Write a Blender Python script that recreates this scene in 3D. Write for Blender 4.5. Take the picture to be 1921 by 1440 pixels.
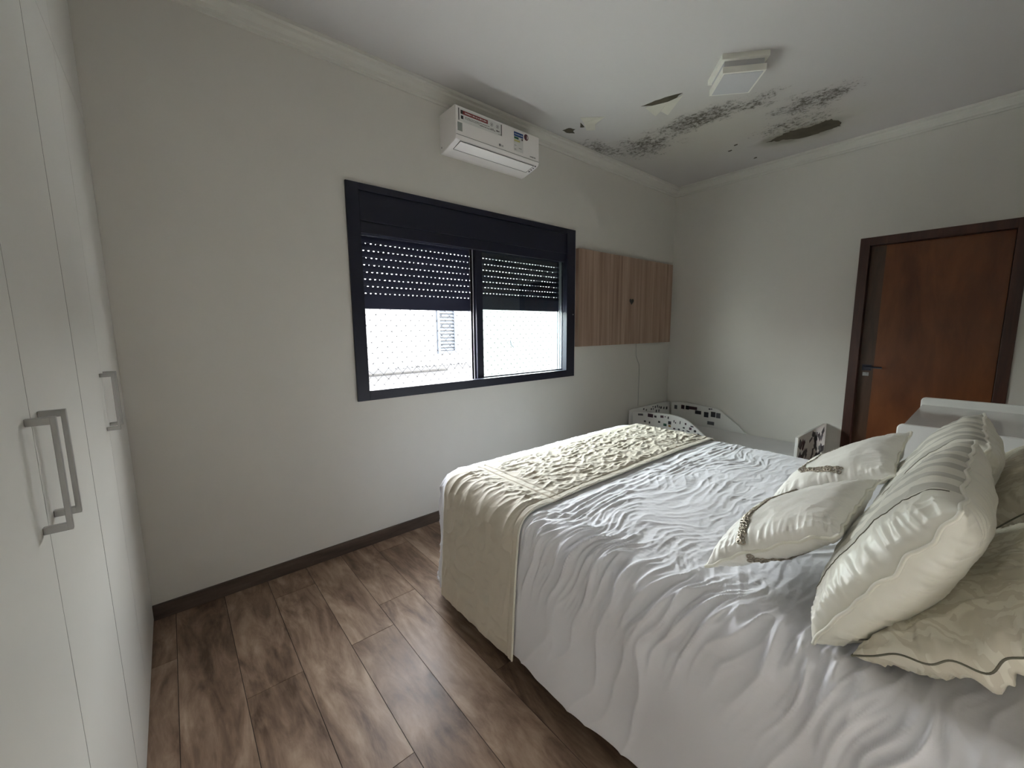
import bpy, bmesh, math, random
import numpy as np
from mathutils import Vector, Matrix
random.seed(7)
SC = bpy.context.scene
COL = SC.collection
for o in list(bpy.data.objects): bpy.data.objects.remove(o)

# ------------------------------------------------------------------ camera, world, light, exposure
W, R, L = 2.5303, 4.6061, -0.183          # window wall y, door wall x, wardrobe front x
H, HC = 2.95, 2.871                        # ceiling height, underside of the cornice
YB = -0.62                                 # wall behind the camera
cd = bpy.data.cameras.new('camera')
cam = bpy.data.objects.new('camera', cd); COL.objects.link(cam); SC.camera = cam
cd.sensor_fit = 'HORIZONTAL'; cd.sensor_width = 36.0
cd.lens = 760.595 / 1921 * 36.0
cd.clip_start = 0.02
cF = Vector((0.63756940, 0.75852634, -0.13469615)); cR = Vector((0.76466607, -0.64436125, -0.00918587)); cU = Vector((0.0937607, 0.09714094, 0.99084437))
M = Matrix((cR, cU, -cF)).transposed().to_4x4(); M.translation = Vector((0, 0, 1.4)); cam.matrix_world = M

SC.view_settings.view_transform = 'Standard'; SC.view_settings.look = 'None'
SC.view_settings.gamma = 1.0; SC.view_settings.use_curve_mapping = False
SC.view_settings.exposure = 1.42
SC.cycles.use_denoising = True
SC.cycles.diffuse_bounces = 6; SC.cycles.max_bounces = 12; SC.cycles.transparent_max_bounces = 16
SC.cycles.caustics_reflective = False; SC.cycles.caustics_refractive = False

SKY = 15.5
world = bpy.data.worlds.new('sky'); SC.world = world; world.use_nodes = True
nt = world.node_tree; nt.nodes.clear()
out = nt.nodes.new('ShaderNodeOutputWorld'); bg = nt.nodes.new('ShaderNodeBackground')
tc = nt.nodes.new('ShaderNodeTexCoord'); sx = nt.nodes.new('ShaderNodeSeparateXYZ'); rp = nt.nodes.new('ShaderNodeValToRGB')
nt.links.new(tc.outputs['Generated'], sx.inputs[0]); nt.links.new(sx.outputs['Z'], rp.inputs[0])
rp.color_ramp.elements[0].position = 0.0; rp.color_ramp.elements[0].color = (.99, .985, .98, 1)
rp.color_ramp.elements[1].position = 0.6; rp.color_ramp.elements[1].color = (.90, .94, 1, 1)
nt.links.new(rp.outputs[0], bg.inputs[0]); bg.inputs[1].default_value = SKY
nt.links.new(bg.outputs[0], out.inputs[0])

def portal(name, loc, rot, sx_, sy_):
    d = bpy.data.lights.new(name, 'AREA'); d.shape = 'RECTANGLE'; d.size = sx_; d.size_y = sy_; d.energy = 1
    d.cycles.is_portal = True
    o = bpy.data.objects.new(name, d); COL.objects.link(o); o.location = loc; o.rotation_euler = rot
portal('window_daylight_portal', (1.87, W + .2, 1.61), (math.radians(-90), 0, 0), 2.0, 1.3)
def added_fill_lamp():                                       # added unseen fill light in a made-up corridor behind the camera
    d = bpy.data.lights.new('added_fill_light', 'AREA'); d.shape = 'RECTANGLE'; d.size = .9; d.size_y = .5; d.energy = 1.5; d.color = (1, .97, .92)
    o = bpy.data.objects.new('added_fill_light', d); COL.objects.link(o); o.location = (.36, YB - 1.2, 2.5)
added_fill_lamp()

# ------------------------------------------------------------------ helpers
def empty(name, loc=(0, 0, 0)):
    o = bpy.data.objects.new(name, None); COL.objects.link(o); o.location = loc; o.empty_display_size = .1; return o
def tag(o, label=None, cat=None, group=None, kind=None):
    if label: o['label'] = label
    if cat: o['category'] = cat
    if group: o['group'] = group
    if kind: o['kind'] = kind
    return o
def link(name, me, mat, parent=None, smooth=False):
    o = bpy.data.objects.new(name, me); COL.objects.link(o)
    if mat is not None:
        for m in (mat if isinstance(mat, (list, tuple)) else [mat]): me.materials.append(m)
    if parent is not None:
        o.parent = parent
        pl = Vector(parent.location) if parent.parent is None else Vector(parent.location) + Vector(parent.parent.location)
        o.location = -pl                      # meshes are written in world coordinates
    if smooth: me.polygons.foreach_set('use_smooth', [True] * len(me.polygons))
    return o
class MB:
    def __init__(s): s.v = []; s.f = []; s.mi = []
    def quad(s, pts, mi=0):
        n = len(s.v); s.v += [tuple(p) for p in pts]; s.f.append(tuple(range(n, n + len(pts)))); s.mi.append(mi)
    def box(s, a, b, mi=0):
        x0, y0, z0 = [min(p, q) for p, q in zip(a, b)]; x1, y1, z1 = [max(p, q) for p, q in zip(a, b)]
        n = len(s.v)
        s.v += [(x0, y0, z0), (x1, y0, z0), (x1, y1, z0), (x0, y1, z0), (x0, y0, z1), (x1, y0, z1), (x1, y1, z1), (x0, y1, z1)]
        for f in ((0, 3, 2, 1), (4, 5, 6, 7), (0, 1, 5, 4), (1, 2, 6, 5), (2, 3, 7, 6), (3, 0, 4, 7)):
            s.f.append(tuple(n + i for i in f)); s.mi.append(mi)
        return s
    def prism(s, poly, axis, lo, hi, mi=0):
        """extrude a 2D polygon along axis ('x': poly=(y,z), 'y': (x,z), 'z': (x,y))"""
        def P(a, b, t): return {'x': (t, a, b), 'y': (a, t, b), 'z': (a, b, t)}[axis]
        n = len(s.v); k = len(poly)
        s.v += [P(a, b, lo) for a, b in poly] + [P(a, b, hi) for a, b in poly]
        s.f.append(tuple(range(n, n + k))); s.mi.append(mi)
        s.f.append(tuple(range(n + 2 * k - 1, n + k - 1, -1))); s.mi.append(mi)
        for i in range(k):
            j = (i + 1) % k; s.f.append((n + i, n + k + i, n + k + j, n + j)); s.mi.append(mi)
        return s
    def tube(s, pts, r, seg=8, closed=False, mi=0):
        pts = [Vector(p) for p in pts]; n0 = len(s.v); k = len(pts)
        up = Vector((0, 0, 1)); rr = r if hasattr(r, '__len__') else [r] * k
        for i, p_ in enumerate(pts):
            if closed: t = pts[(i + 1) % k] - pts[i - 1]
            else: t = pts[min(i + 1, k - 1)] - pts[max(i - 1, 0)]
            if t.length < 1e-9: t = Vector((0, 0, 1))
            t.normalize()
            a = up - t * up.dot(t)
            if a.length < 1e-3: a = Vector((1, 0, 0)) - t * t.x
            a.normalize(); up = a; b = t.cross(a)
            for j in range(seg):
                th = 2 * math.pi * j / seg
                s.v.append(tuple(p_ + (a * math.cos(th) + b * math.sin(th)) * rr[i]))
        for i in range(k if closed else k - 1):
            i2 = (i + 1) % k
            for j in range(seg):
                j2 = (j + 1) % seg
                s.f.append((n0 + i * seg + j, n0 + i * seg + j2, n0 + i2 * seg + j2, n0 + i2 * seg + j)); s.mi.append(mi)
        if not closed:
            s.f.append(tuple(n0 + j for j in range(seg - 1, -1, -1))); s.mi.append(mi)
            s.f.append(tuple(n0 + (k - 1) * seg + j for j in range(seg))); s.mi.append(mi)
        return s
    def mesh(s, name):
        me = bpy.data.meshes.new(name); me.from_pydata(s.v, [], s.f); me.update()
        if any(s.mi): me.polygons.foreach_set('material_index', s.mi)
        bm = bmesh.new(); bm.from_mesh(me); bmesh.ops.recalc_face_normals(bm, faces=bm.faces); bm.to_mesh(me); bm.free()
        return me
    def build(s, name, mat, parent=None, smooth=False, bevel=0, seg=2):
        o = link(name, s.mesh(name), mat, parent, smooth)
        if bevel:
            m = o.modifiers.new('bevel', 'BEVEL'); m.width = bevel; m.segments = seg; m.limit_method = 'ANGLE'; m.angle_limit = math.radians(40)
        return o
def grid_mesh(name, P, mat, parent=None, closed_u=False, attr=None, flip=False):
    """P: (nu,nv,3) array"""
    nu, nv = P.shape[:2]
    me = bpy.data.meshes.new(name)
    iu = np.arange(nu if closed_u else nu - 1); iv = np.arange(nv - 1)
    I, J = np.meshgrid(iu, iv, indexing='ij'); I2 = (I + 1) % nu
    q = np.stack([I * nv + J, I2 * nv + J, I2 * nv + J + 1, I * nv + J + 1], -1).reshape(-1, 4)
    if flip: q = q[:, ::-1]
    me.vertices.add(nu * nv); me.vertices.foreach_set('co', P.reshape(-1).astype(np.float32))
    me.loops.add(q.size); me.loops.foreach_set('vertex_index', q.reshape(-1).astype(np.int32))
    me.polygons.add(len(q)); me.polygons.foreach_set('loop_start', (np.arange(len(q)) * 4).astype(np.int32))
    me.update(calc_edges=True); me.validate()
    me.polygons.foreach_set('use_smooth', [True] * len(me.polygons))
    if attr is not None:
        for k_, v_ in attr.items():
            a = me.attributes.new(k_, 'FLOAT_VECTOR', 'POINT'); a.data.foreach_set('vector', v_.reshape(-1).astype(np.float32))
    return link(name, me, mat, parent)

_rng = np.random.RandomState(3); _PT = _rng.rand(256, 256) * 2 * np.pi
def noise(x, y, seed=0):
    x = np.asarray(x, float) + seed * 17.13; y = np.asarray(y, float) + seed * 9.71
    xi = np.floor(x).astype(int); yi = np.floor(y).astype(int); xf = x - xi; yf = y - yi
    def g(i, j, dx, dy):
        a = _PT[(xi + i) % 256, (yi + j) % 256]; return np.cos(a) * dx + np.sin(a) * dy
    u = xf ** 3 * (xf * (xf * 6 - 15) + 10); v = yf ** 3 * (yf * (yf * 6 - 15) + 10)
    a = g(0, 0, xf, yf) * (1 - u) + g(1, 0, xf - 1, yf) * u
    b = g(0, 1, xf, yf - 1) * (1 - u) + g(1, 1, xf - 1, yf - 1) * u
    return (a * (1 - v) + b * v) * 1.5
def fbm(x, y, seed=0, o=3):
    s = 0; a = 1
    for i in range(o): s = s + a * noise(x * 2 ** i, y * 2 ** i, seed + i); a *= .5
    return s
def sstep(a, b, x):
    t = np.clip((x - a) / (b - a), 0, 1); return t * t * (3 - 2 * t)

# ------------------------------------------------------------------ materials
class NT:
    def __init__(s, name):
        s.m = bpy.data.materials.new(name); s.m.use_nodes = True; s.t = s.m.node_tree; s.t.nodes.clear()
        s.o = s.n('ShaderNodeOutputMaterial'); s.b = s.n('ShaderNodeBsdfPrincipled'); s.l(s.b.outputs[0], s.o.inputs[0])
    def n(s, ty, **kw):
        x = s.t.nodes.new(ty)
        for k, v in kw.items(): setattr(x, k, v)
        return x
    def l(s, a, b): s.t.links.new(a, b)
    def set(s, node, **kw):
        for k, v in kw.items():
            i = node.inputs[k.replace('_', ' ')]
            if hasattr(v, 'is_output'): s.l(v, i)
            else: i.default_value = v
    def val(s, v, i):
        if hasattr(v, 'is_output'): s.l(v, i)
        else: i.default_value = v
    def math(s, op, a, b=0.0, c=None, clamp=False):
        x = s.n('ShaderNodeMath', operation=op); x.use_clamp = clamp
        s.val(a, x.inputs[0]); s.val(b, x.inputs[1])
        if c is not None: s.val(c, x.inputs[2])
        return x.outputs[0]
    def coord(s, scale=(1, 1, 1), loc=(0, 0, 0), kind='Object', rot=(0, 0, 0)):
        t = s.n('ShaderNodeTexCoord'); mp = s.n('ShaderNodeMapping'); s.l(t.outputs[kind], mp.inputs[0])
        mp.inputs['Scale'].default_value = scale; mp.inputs['Location'].default_value = loc; mp.inputs['Rotation'].default_value = rot
        return mp.outputs[0]
    def noise(s, vec, scale=5, detail=3, rough=.5, dist=0):
        x = s.n('ShaderNodeTexNoise'); s.l(vec, x.inputs['Vector'])
        x.inputs['Scale'].default_value = scale; x.inputs['Detail'].default_value = detail; x.inputs['Roughness'].default_value = rough; x.inputs['Distortion'].default_value = dist
        return x.outputs[0]
    def ramp(s, f, stops):
        x = s.n('ShaderNodeValToRGB'); s.l(f, x.inputs[0]); e = x.color_ramp.elements
        while len(e) < len(stops): e.new(.5)
        for i, (p_, c) in enumerate(stops): e[i].position = p_; e[i].color = (*c, 1) if len(c) == 3 else c
        return x.outputs[0]
    def mix(s, f, a, b):
        x = s.n('ShaderNodeMix', data_type='RGBA'); s.val(f, x.inputs[0])
        for v, i in ((a, 6), (b, 7)):
            if hasattr(v, 'is_output'): s.l(v, x.inputs[i])
            else: x.inputs[i].default_value = (*v, 1)
        return x.outputs[2]
    def bump(s, h, strength=.2, dist=.01):
        x = s.n('ShaderNodeBump'); x.inputs['Strength'].default_value = strength; x.inputs['Distance'].default_value = dist
        s.l(h, x.inputs['Height']); s.l(x.outputs[0], s.b.inputs['Normal'])
    def base(s, c, rough=.5, metal=0, spec=None, sheen=0):
        if hasattr(c, 'is_output'): s.l(c, s.b.inputs['Base Color'])
        else: s.b.inputs['Base Color'].default_value = (*c, 1)
        s.val(rough, s.b.inputs['Roughness']); s.b.inputs['Metallic'].default_value = metal
        if spec is not None: s.b.inputs['Specular IOR Level'].default_value = spec
        if sheen: s.b.inputs['Sheen Weight'].default_value = sheen; s.b.inputs['Sheen Roughness'].default_value = .4
        return s
def plain(name, c, rough=.5, metal=0, var=.04, spec=None, sheen=0, bump=0, bs=60):
    t = NT(name); v = t.coord(); n = t.noise(v, 9, 2)
    col = t.mix(n, tuple(x * (1 - var) for x in c), tuple(min(1, x * (1 + var)) for x in c))
    t.base(col, rough, metal, spec, sheen)
    if bump: t.bump(t.noise(v, bs, 3), bump, .002)
    return t.m
M_wall = plain('wall_paint', (.68, .66, .615), .62, var=.02, bump=.06, bs=180, spec=.25)
M_cornice = plain('cornice_plaster', (.68, .67, .62), .7, var=.02)
M_white = plain('white_lacquer', (.76, .755, .73), .38, var=.015)
M_wardrobe = plain('wardrobe_laminate', (.72, .712, .675), .34, var=.015)
M_whitegloss = plain('white_gloss', (.70, .69, .67), .12, var=.01)
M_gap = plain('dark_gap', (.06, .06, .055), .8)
M_chrome = plain('brushed_nickel', (.36, .36, .355), .28, metal=1.0)
M_frame = plain('navy_black_aluminium', (.007, .008, .022), .42, var=.1)
M_shutter = plain('charcoal_shutter', (.028, .032, .07), .55, var=.05)
M_track = plain('anodised_track', (.45, .45, .47), .4, var=.05)
M_acw = plain('air_conditioner_plastic', (.88, .85, .83), .35, var=.01)
M_dark = plain('dark_rubber', (.02, .02, .02), .5)
M_grayline = plain('grey_groove', (.22, .21, .2), .6)
M_cable = plain('pale_cable', (.42, .42, .40), .5)
M_net = plain('grey_net_cord', (.035, .035, .04), .7)
M_mattress = plain('white_mattress', (.66, .65, .65), .8, bump=.9, bs=28)
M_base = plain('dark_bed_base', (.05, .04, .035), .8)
M_lampw = plain('lamp_white_metal', (.78, .77, .70), .5, var=.01)
M_diff = plain('frosted_diffuser', (.52, .52, .53), .45, var=.01)
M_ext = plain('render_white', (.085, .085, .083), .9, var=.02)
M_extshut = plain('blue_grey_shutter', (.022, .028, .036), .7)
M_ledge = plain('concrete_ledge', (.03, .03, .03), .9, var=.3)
M_ground = plain('paved_yard', (.66, .64, .61), .9, var=.1)
M_flap = plain('peeled_paint', (.60, .58, .50), .7, var=.05)
M_holebrown = plain('bare_damp_plaster', (.085, .075, .05), .95, var=.5)

def ceiling_mat():
    t = NT('damp_ceiling_paint'); v = t.coord()
    sep = t.n('ShaderNodeSeparateXYZ'); t.l(v, sep.inputs[0]); X, Y = sep.outputs[0], sep.outputs[1]
    warp = t.noise(v, 6, 2); wy = t.math('MULTIPLY', t.math('SUBTRACT', warp, .5), .22)
    def ell(cx, cy, rx, ry, p0=1.0, p1=.2):
        a = t.math('DIVIDE', t.math('ADD', t.math('SUBTRACT', X, cx), wy), rx)
        b = t.math('DIVIDE', t.math('SUBTRACT', t.math('SUBTRACT', Y, cy), wy), ry)
        d = t.math('SQRT', t.math('ADD', t.math('MULTIPLY', a, a), t.math('MULTIPLY', b, b)))
        m = t.n('ShaderNodeMapRange', interpolation_type='SMOOTHSTEP'); t.l(d, m.inputs[0])
        m.inputs[1].default_value = p0; m.inputs[2].default_value = p1; m.inputs[3].default_value = 0; m.inputs[4].default_value = 1
        return m.outputs[0]
    mx = lambda *a: a[0] if len(a) == 1 else t.math('MAXIMUM', a[0], mx(*a[1:]))
    mold = mx(ell(3.03, 2.38, .34, .15, 1, .0), ell(3.30, 2.10, .34, .42, 1, 0), t.math('MULTIPLY', ell(3.22, 1.62, .20, .48), 1.12),
              t.math('MULTIPLY', ell(3.27, 1.25, .15, .28), .7), t.math('MULTIPLY', ell(3.58, .98, .22, .36), .9), t.math('MULTIPLY', ell(3.85, 1.2, .28, .36), .62))
    n1 = t.noise(t.coord((1.5, 1, 1), rot=(0, 0, .5)), 16, 6, .74, .5); n2 = t.noise(v, 48, 4, .75)
    n = t.math('ADD', t.math('MULTIPLY', n1, .55), t.math('MULTIPLY', n2, .45))
    thr = t.math('SUBTRACT', .62, t.math('MULTIPLY', t.math('POWER', mold, .55), .195))
    k = t.math('MULTIPLY', t.math('SUBTRACT', n, thr), 8.0, clamp=True)
    k = t.math('MULTIPLY', k, t.math('GREATER_THAN', mold, .02))
    halo = mx(ell(3.5, 1.7, .95, 1.0, 1.0, .1), ell(4.0, 1.1, .5, .6))
    base = t.mix(t.math('MULTIPLY', halo, .8), (.555, .54, .527), (.53, .51, .445))
    haze = t.math('MULTIPLY', t.math('MULTIPLY', mold, t.noise(v, 14, 4, .7)), .8)
    base = t.mix(haze, base, (.33, .30, .29))
    hole = t.math('MULTIPLY', ell(4.08, 1.17, .19, .38, 1.0, .4), .75)
    base = t.mix(hole, base, (.2, .18, .13))
    t.base(t.mix(t.math('MULTIPLY', k, .9), base, (.075, .068, .05)), .75, spec=.2)
    t.bump(t.math('ADD', t.math('MULTIPLY', k, -.3), t.noise(v, 3, 2)), .12, .01)
    return t.m
M_ceil = ceiling_mat()

def wood(name, dark, mid, light, axis_scale, rough=.4, scale=3.0, fine=1.0):
    t = NT(name); v = t.coord(axis_scale)
    a = t.noise(v, scale, 5, .6, .5); b = t.noise(v, scale * 6, 3, .5)
    f = t.math('ADD', t.math('MULTIPLY', a, .75), t.math('MULTIPLY', b, .25 * fine))
    t.base(t.ramp(f, [(.32, dark), (.5, mid), (.68, light)]), rough)
    t.bump(b, .08, .002)
    return t.m
M_panel = wood('striped_walnut_laminate', (.19, .105, .07), (.34, .225, .165), (.50, .36, .27), (9, 1, .22), .45, 1.6, 1.2)
M_panel_edge = plain('panel_edge_band', (.30, .23, .17), .4)
M_door = wood('imbuia_door_veneer', (.10, .028, .008), (.18, .056, .016), (.24, .085, .026), (1, 1.6, .45), .33, 2.2, .6)
M_jamb = wood('dark_door_frame_wood', (.035, .012, .008), (.06, .022, .014), (.085, .032, .02), (1, 5, .5), .38, 3)
M_doorshade = wood('shaded_door_veneer', (.05, .025, .013), (.08, .04, .022), (.10, .05, .028), (1, 3, .4), .35, 3)  # darker veneer copy: shade on the leaf put into the colour
M_base_bd = wood('wood_look_skirting', (.05, .034, .026), (.085, .06, .047), (.13, .095, .072), (.6, 1, 4), .5, 3)

def floor_mat():
    t = NT('wood_look_porcelain_planks')
    at = t.n('ShaderNodeAttribute', attribute_name='plank'); sep = t.n('ShaderNodeSeparateXYZ'); t.l(at.outputs['Vector'], sep.inputs[0])
    tc_ = t.n('ShaderNodeTexCoord'); add = t.n('ShaderNodeVectorMath', operation='ADD'); sc = t.n('ShaderNodeVectorMath', operation='MULTIPLY')
    t.l(at.outputs['Vector'], sc.inputs[0]); sc.inputs[1].default_value = (13.7, 41.3, 0)
    t.l(tc_.outputs['Object'], add.inputs[0]); t.l(sc.outputs[0], add.inputs[1])
    mp = t.n('ShaderNodeMapping'); t.l(add.outputs[0], mp.inputs[0]); mp.inputs['Scale'].default_value = (4.2, .95, 1)
    v = mp.outputs[0]
    a = t.noise(v, 2.2, 5, .6, 1.2); b = t.noise(v, 9, 4, .6, .4); c = t.noise(v, 1.1, 2, .5, .3)
    f = t.math('ADD', t.math('ADD', t.math('MULTIPLY', a, .6), t.math('MULTIPLY', b, .22)), t.math('MULTIPLY', c, .22))
    f = t.math('ADD', f, t.math('MULTIPLY', t.math('SUBTRACT', sep.outputs[2], .5), .07))
    col = t.ramp(f, [(.38, (.095, .058, .036)), (.47, (.20, .128, .088)), (.56, (.32, .22, .155)), (.66, (.46, .34, .25))])
    t.base(col, t.math('ADD', .33, t.math('MULTIPLY', b, .16)), spec=.33)
    t.bump(t.math('ADD', a, t.math('MULTIPLY', b, .5)), .05, .004)
    return t.m
M_floor = floor_mat(); M_grout = plain('dark_grout', (.035, .025, .02), .9)

def cloth_mat(name, c1, c2=None, rough=.75, sheen=.3, weave=True, spec=.3):
    t = NT(name); v = t.coord(); n = t.noise(v, 14, 3)
    t.base(t.mix(n, c1, c2 or tuple(x * .94 for x in c1)), rough, spec=spec, sheen=sheen)
    t.bump(t.noise(v, 90, 4, .65), .15, .003)
    return t.m
M_duvet = cloth_mat('white_cotton_duvet', (.80, .80, .84), (.78, .78, .825), .8)
M_runner = cloth_mat('cream_satin_runner', (.63, .575, .48), (.58, .53, .44), .66, .1, spec=.22)
M_piping = cloth_mat('cream_piping', (.88, .86, .76), None, .5)
M_cushion = cloth_mat('ivory_satin', (.90, .885, .83), (.88, .86, .80), .42, .15, spec=.4)
M_stitch = plain('stitch_shadow_thread', (.16, .15, .11), .8)
M_bead = plain('antique_silver_beads', (.42, .37, .30), .28, metal=.75, var=.3)

def stripe_mat():
    t = NT('satin_striped_ivory'); at = t.n('ShaderNodeAttribute', attribute_name='puv'); sep = t.n('ShaderNodeSeparateXYZ'); t.l(at.outputs['Vector'], sep.inputs[0])
    u = sep.outputs[0]; front = sep.outputs[2]
    w = t.math('SINE', t.math('MULTIPLY', t.math('ADD', u, .03), 2 * math.pi * 3.4))
    s = t.math('ADD', t.math('MULTIPLY', w, 6.0), .5, clamp=True)
    edge = t.math('GREATER_THAN', u, -.60)
    s = t.math('MULTIPLY', t.math('MULTIPLY', s, edge), front)
    n = t.noise(t.coord(), 10, 2)
    col = t.mix(s, t.mix(n, (.80, .785, .70), (.77, .755, .67)), (.54, .53, .47))
    t.base(col, t.math('ADD', .36, t.math('MULTIPLY', s, .2)), spec=.45, sheen=.15)
    t.bump(t.noise(t.coord(), 60, 3), .06, .002)
    return t.m
M_stripe = stripe_mat()
def damask_mat():
    t = NT('beige_damask'); at = t.n('ShaderNodeAttribute', attribute_name='puv')
    mp = t.n('ShaderNodeMapping'); t.l(at.outputs['Vector'], mp.inputs[0]); mp.inputs['Scale'].default_value = (1, 1, 0)
    v = mp.outputs[0]
    wv = t.n('ShaderNodeTexWave', wave_type='RINGS', rings_direction='SPHERICAL'); t.l(v, wv.inputs[0])
    wv.inputs['Scale'].default_value = 2.6; wv.inputs['Distortion'].default_value = 14; wv.inputs['Detail'].default_value = 3; wv.inputs['Detail Scale'].default_value = 2.2
    k = t.ramp(wv.outputs[1], [(.42, (0, 0, 0)), (.5, (1, 1, 1))])
    n = t.noise(v, 3.0, 2); k2 = t.ramp(n, [(.40, (0, 0, 0)), (.46, (1, 1, 1))])
    kk = t.math('MULTIPLY', k, k2)
    t.base(t.mix(kk, (.66, .61, .50), (.76, .72, .61)), t.math('SUBTRACT', .55, t.math('MULTIPLY', kk, .2)), spec=.45)
    t.bump(t.math('MULTIPLY', kk, 1.0), .15, .002)
    return t.m
M_damask = damask_mat()
def glass_mat():
    t = NT('window_glass'); t.t.nodes.remove(t.b)
    a = t.n('ShaderNodeBsdfTransparent'); a.inputs[0].default_value = (.86, .92, .89, 1); g = t.n('ShaderNodeBsdfGlossy'); g.inputs['Roughness'].default_value = .02
    mx = t.n('ShaderNodeMixShader'); mx.inputs[0].default_value = .07
    t.l(a.outputs[0], mx.inputs[1]); t.l(g.outputs[0], mx.inputs[2]); t.l(mx.outputs[0], t.o.inputs[0]); return t.m
M_glass = glass_mat()

# ------------------------------------------------------------------ room shell
XL = -0.80
mb = MB()                                                  # floor: every plank a bevelled tile above dark grout
random.seed(11); pl = []
for c in range(-5, 24):
    x0, x1 = .1 + .2 * c - .0012, .1 + .2 * (c + 1) + .0012 - .0024
    off = {0: 1.72, 1: 1.12, 2: 1.73, 3: 1.91, 4: 1.2}.get(c, 1.72 + (c % 3) * .43)
    y = off - 1.2 * math.ceil((off - YB) / 1.2)
    while y < W:
        ya, yb = max(y, YB - .02), min(y + 1.2, W + .01)
        if yb > ya + .01 and x0 < R and x1 > XL:
            mb.box((max(x0 + .0024, XL), ya + .0012, -.01), (min(x1, R), yb - .0012, 0)); pl += [(random.random(), random.random(), random.random())] * 8
        y += 1.2
me = mb.mesh('floor'); a = me.attributes.new('plank', 'FLOAT_VECTOR', 'POINT'); a.data.foreach_set('vector', np.array(pl, dtype=np.float32).reshape(-1))
n8 = len(me.vertices)
fl = link('floor', me, M_floor); tag(fl, 'brown wood-look plank tile floor', 'floor', kind='structure')
g = MB().box((XL, YB, -.12), (R, W, -.0016)).build('grout', M_grout, fl)
MB().box((XL - .15, YB - .15, H), (R + .15, W + .18, H + .15)).build('ceiling', M_ceil)
ceil = bpy.data.objects['ceiling']; tag(ceil, 'off-white ceiling with black mould stains and peeling paint', 'ceiling', kind='structure')
# window wall with its opening
wx0, wx1, wz0, wz1 = .8658, 2.8746, .9589, 2.266
ox0, ox1, oz0, oz1 = wx0 + .03, wx1 - .03, wz0 + .03, wz1 - .03
T = .18
mb = MB()
mb.box((XL - .15, W, -.12), (ox0, W + T, H)); mb.box((ox1, W, -.12), (R + .15, W + T, H)); mb.box((ox0, W, -.12), (ox1, W + T, oz0)); mb.box((ox0, W, oz1), (ox1, W + T, H))
tag(mb.build('wall_front', M_wall), 'greige wall that holds the window', 'wall', kind='structure')
# door wall with recess
dy0, dy1, dz = .8253, -.0901, 2.1327; jw = .065
mb = MB()
mb.box((R, dy0 - .03, -.12), (R + .15, W, H)); mb.box((R, YB - .15, -.12), (R + .15, dy1 + .03, H)); mb.box((R, dy1 + .03, dz - .03), (R + .15, dy0 - .03, H))
tag(mb.build('wall_right', M_wall), 'greige wall with the brown door', 'wall', kind='structure')
tag(MB().box((XL - .15, YB - .15, -.12), (XL, W, H)).build('wall_left', M_wall), 'wall behind the white wardrobe', 'wall', kind='structure')
mb = MB(); bx0, bx1, bz = -.14, .86, 2.1  # out-of-view doorway opening, added to let fill light in
mb.box((XL, YB - .15, -.12), (bx0, YB, H)); mb.box((bx1, YB - .15, -.12), (R, YB, H)); mb.box((bx0, YB - .15, bz), (bx1, YB, H))
tag(mb.build('wall_back', M_wall), 'wall behind the head of the bed', 'wall', kind='structure')
mb = MB(); cy = YB - .15  # made-up corridor box, added to hold the fill light
mb.box((-1.2, cy - 2.0, -.12), (-1.1, cy, 2.7)); mb.box((1.9, cy - 2.0, -.12), (2.0, cy, 2.7)); mb.box((-1.2, cy - 2.1, -.12), (2.0, cy - 2.0, 2.7)); mb.box((-1.2, cy - 2.1, 2.6), (2.0, cy, 2.7)); mb.box((-1.2, cy - 2.1, -.12), (2.0, cy, 0))
tag(mb.build('added_corridor_shell', M_wall), 'plain added corridor shell around the unseen fill light behind the camera', 'corridor', kind='structure')
tag(MB().box((R + .13, dy1 - .2, -.12), (R + .16, dy0 + .2, dz + .2)).build('door_leak_blocker', M_gap), 'dark slab added behind the closed door against light leaks', 'wall', kind='structure')  # unseen slab, added to stop sky light leaking round the leaf
# cornice: stepped moulding on window wall and door wall
prof = [(0, HC), (.012, HC), (.016, HC + .012), (.028, HC + .016), (.034, HC + .03), (.060, HC + .046), (.066, HC + .058), (.085, HC + .062), (.088, H), (0, H)]
MB().prism([(W - a_, z_) for a_, z_ in prof], 'x', XL, R).build('trim_1', M_cornice); tag(bpy.data.objects['trim_1'], 'off-white ceiling cornice over the window', 'cornice', kind='structure')
MB().prism([(R - a_, z_) for a_, z_ in prof], 'y', YB, W - .001).build('trim_2', M_cornice); tag(bpy.data.objects['trim_2'], 'off-white ceiling cornice over the brown door', 'cornice', kind='structure')
tag(MB().box((L, W - .012, 0), (R, W, .0757)).build('baseboard_front', M_base_bd), 'brown wood-look baseboard under the window', 'baseboard', kind='structure')
mb = MB(); mb.box((R - .012, dy0, 0), (R, W - .012, .0757)); mb.box((R - .012, YB, 0), (R, dy1, .0757))
tag(mb.build('baseboard_right', M_base_bd), 'brown wood-look baseboard beside the door', 'baseboard', kind='structure')
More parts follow.
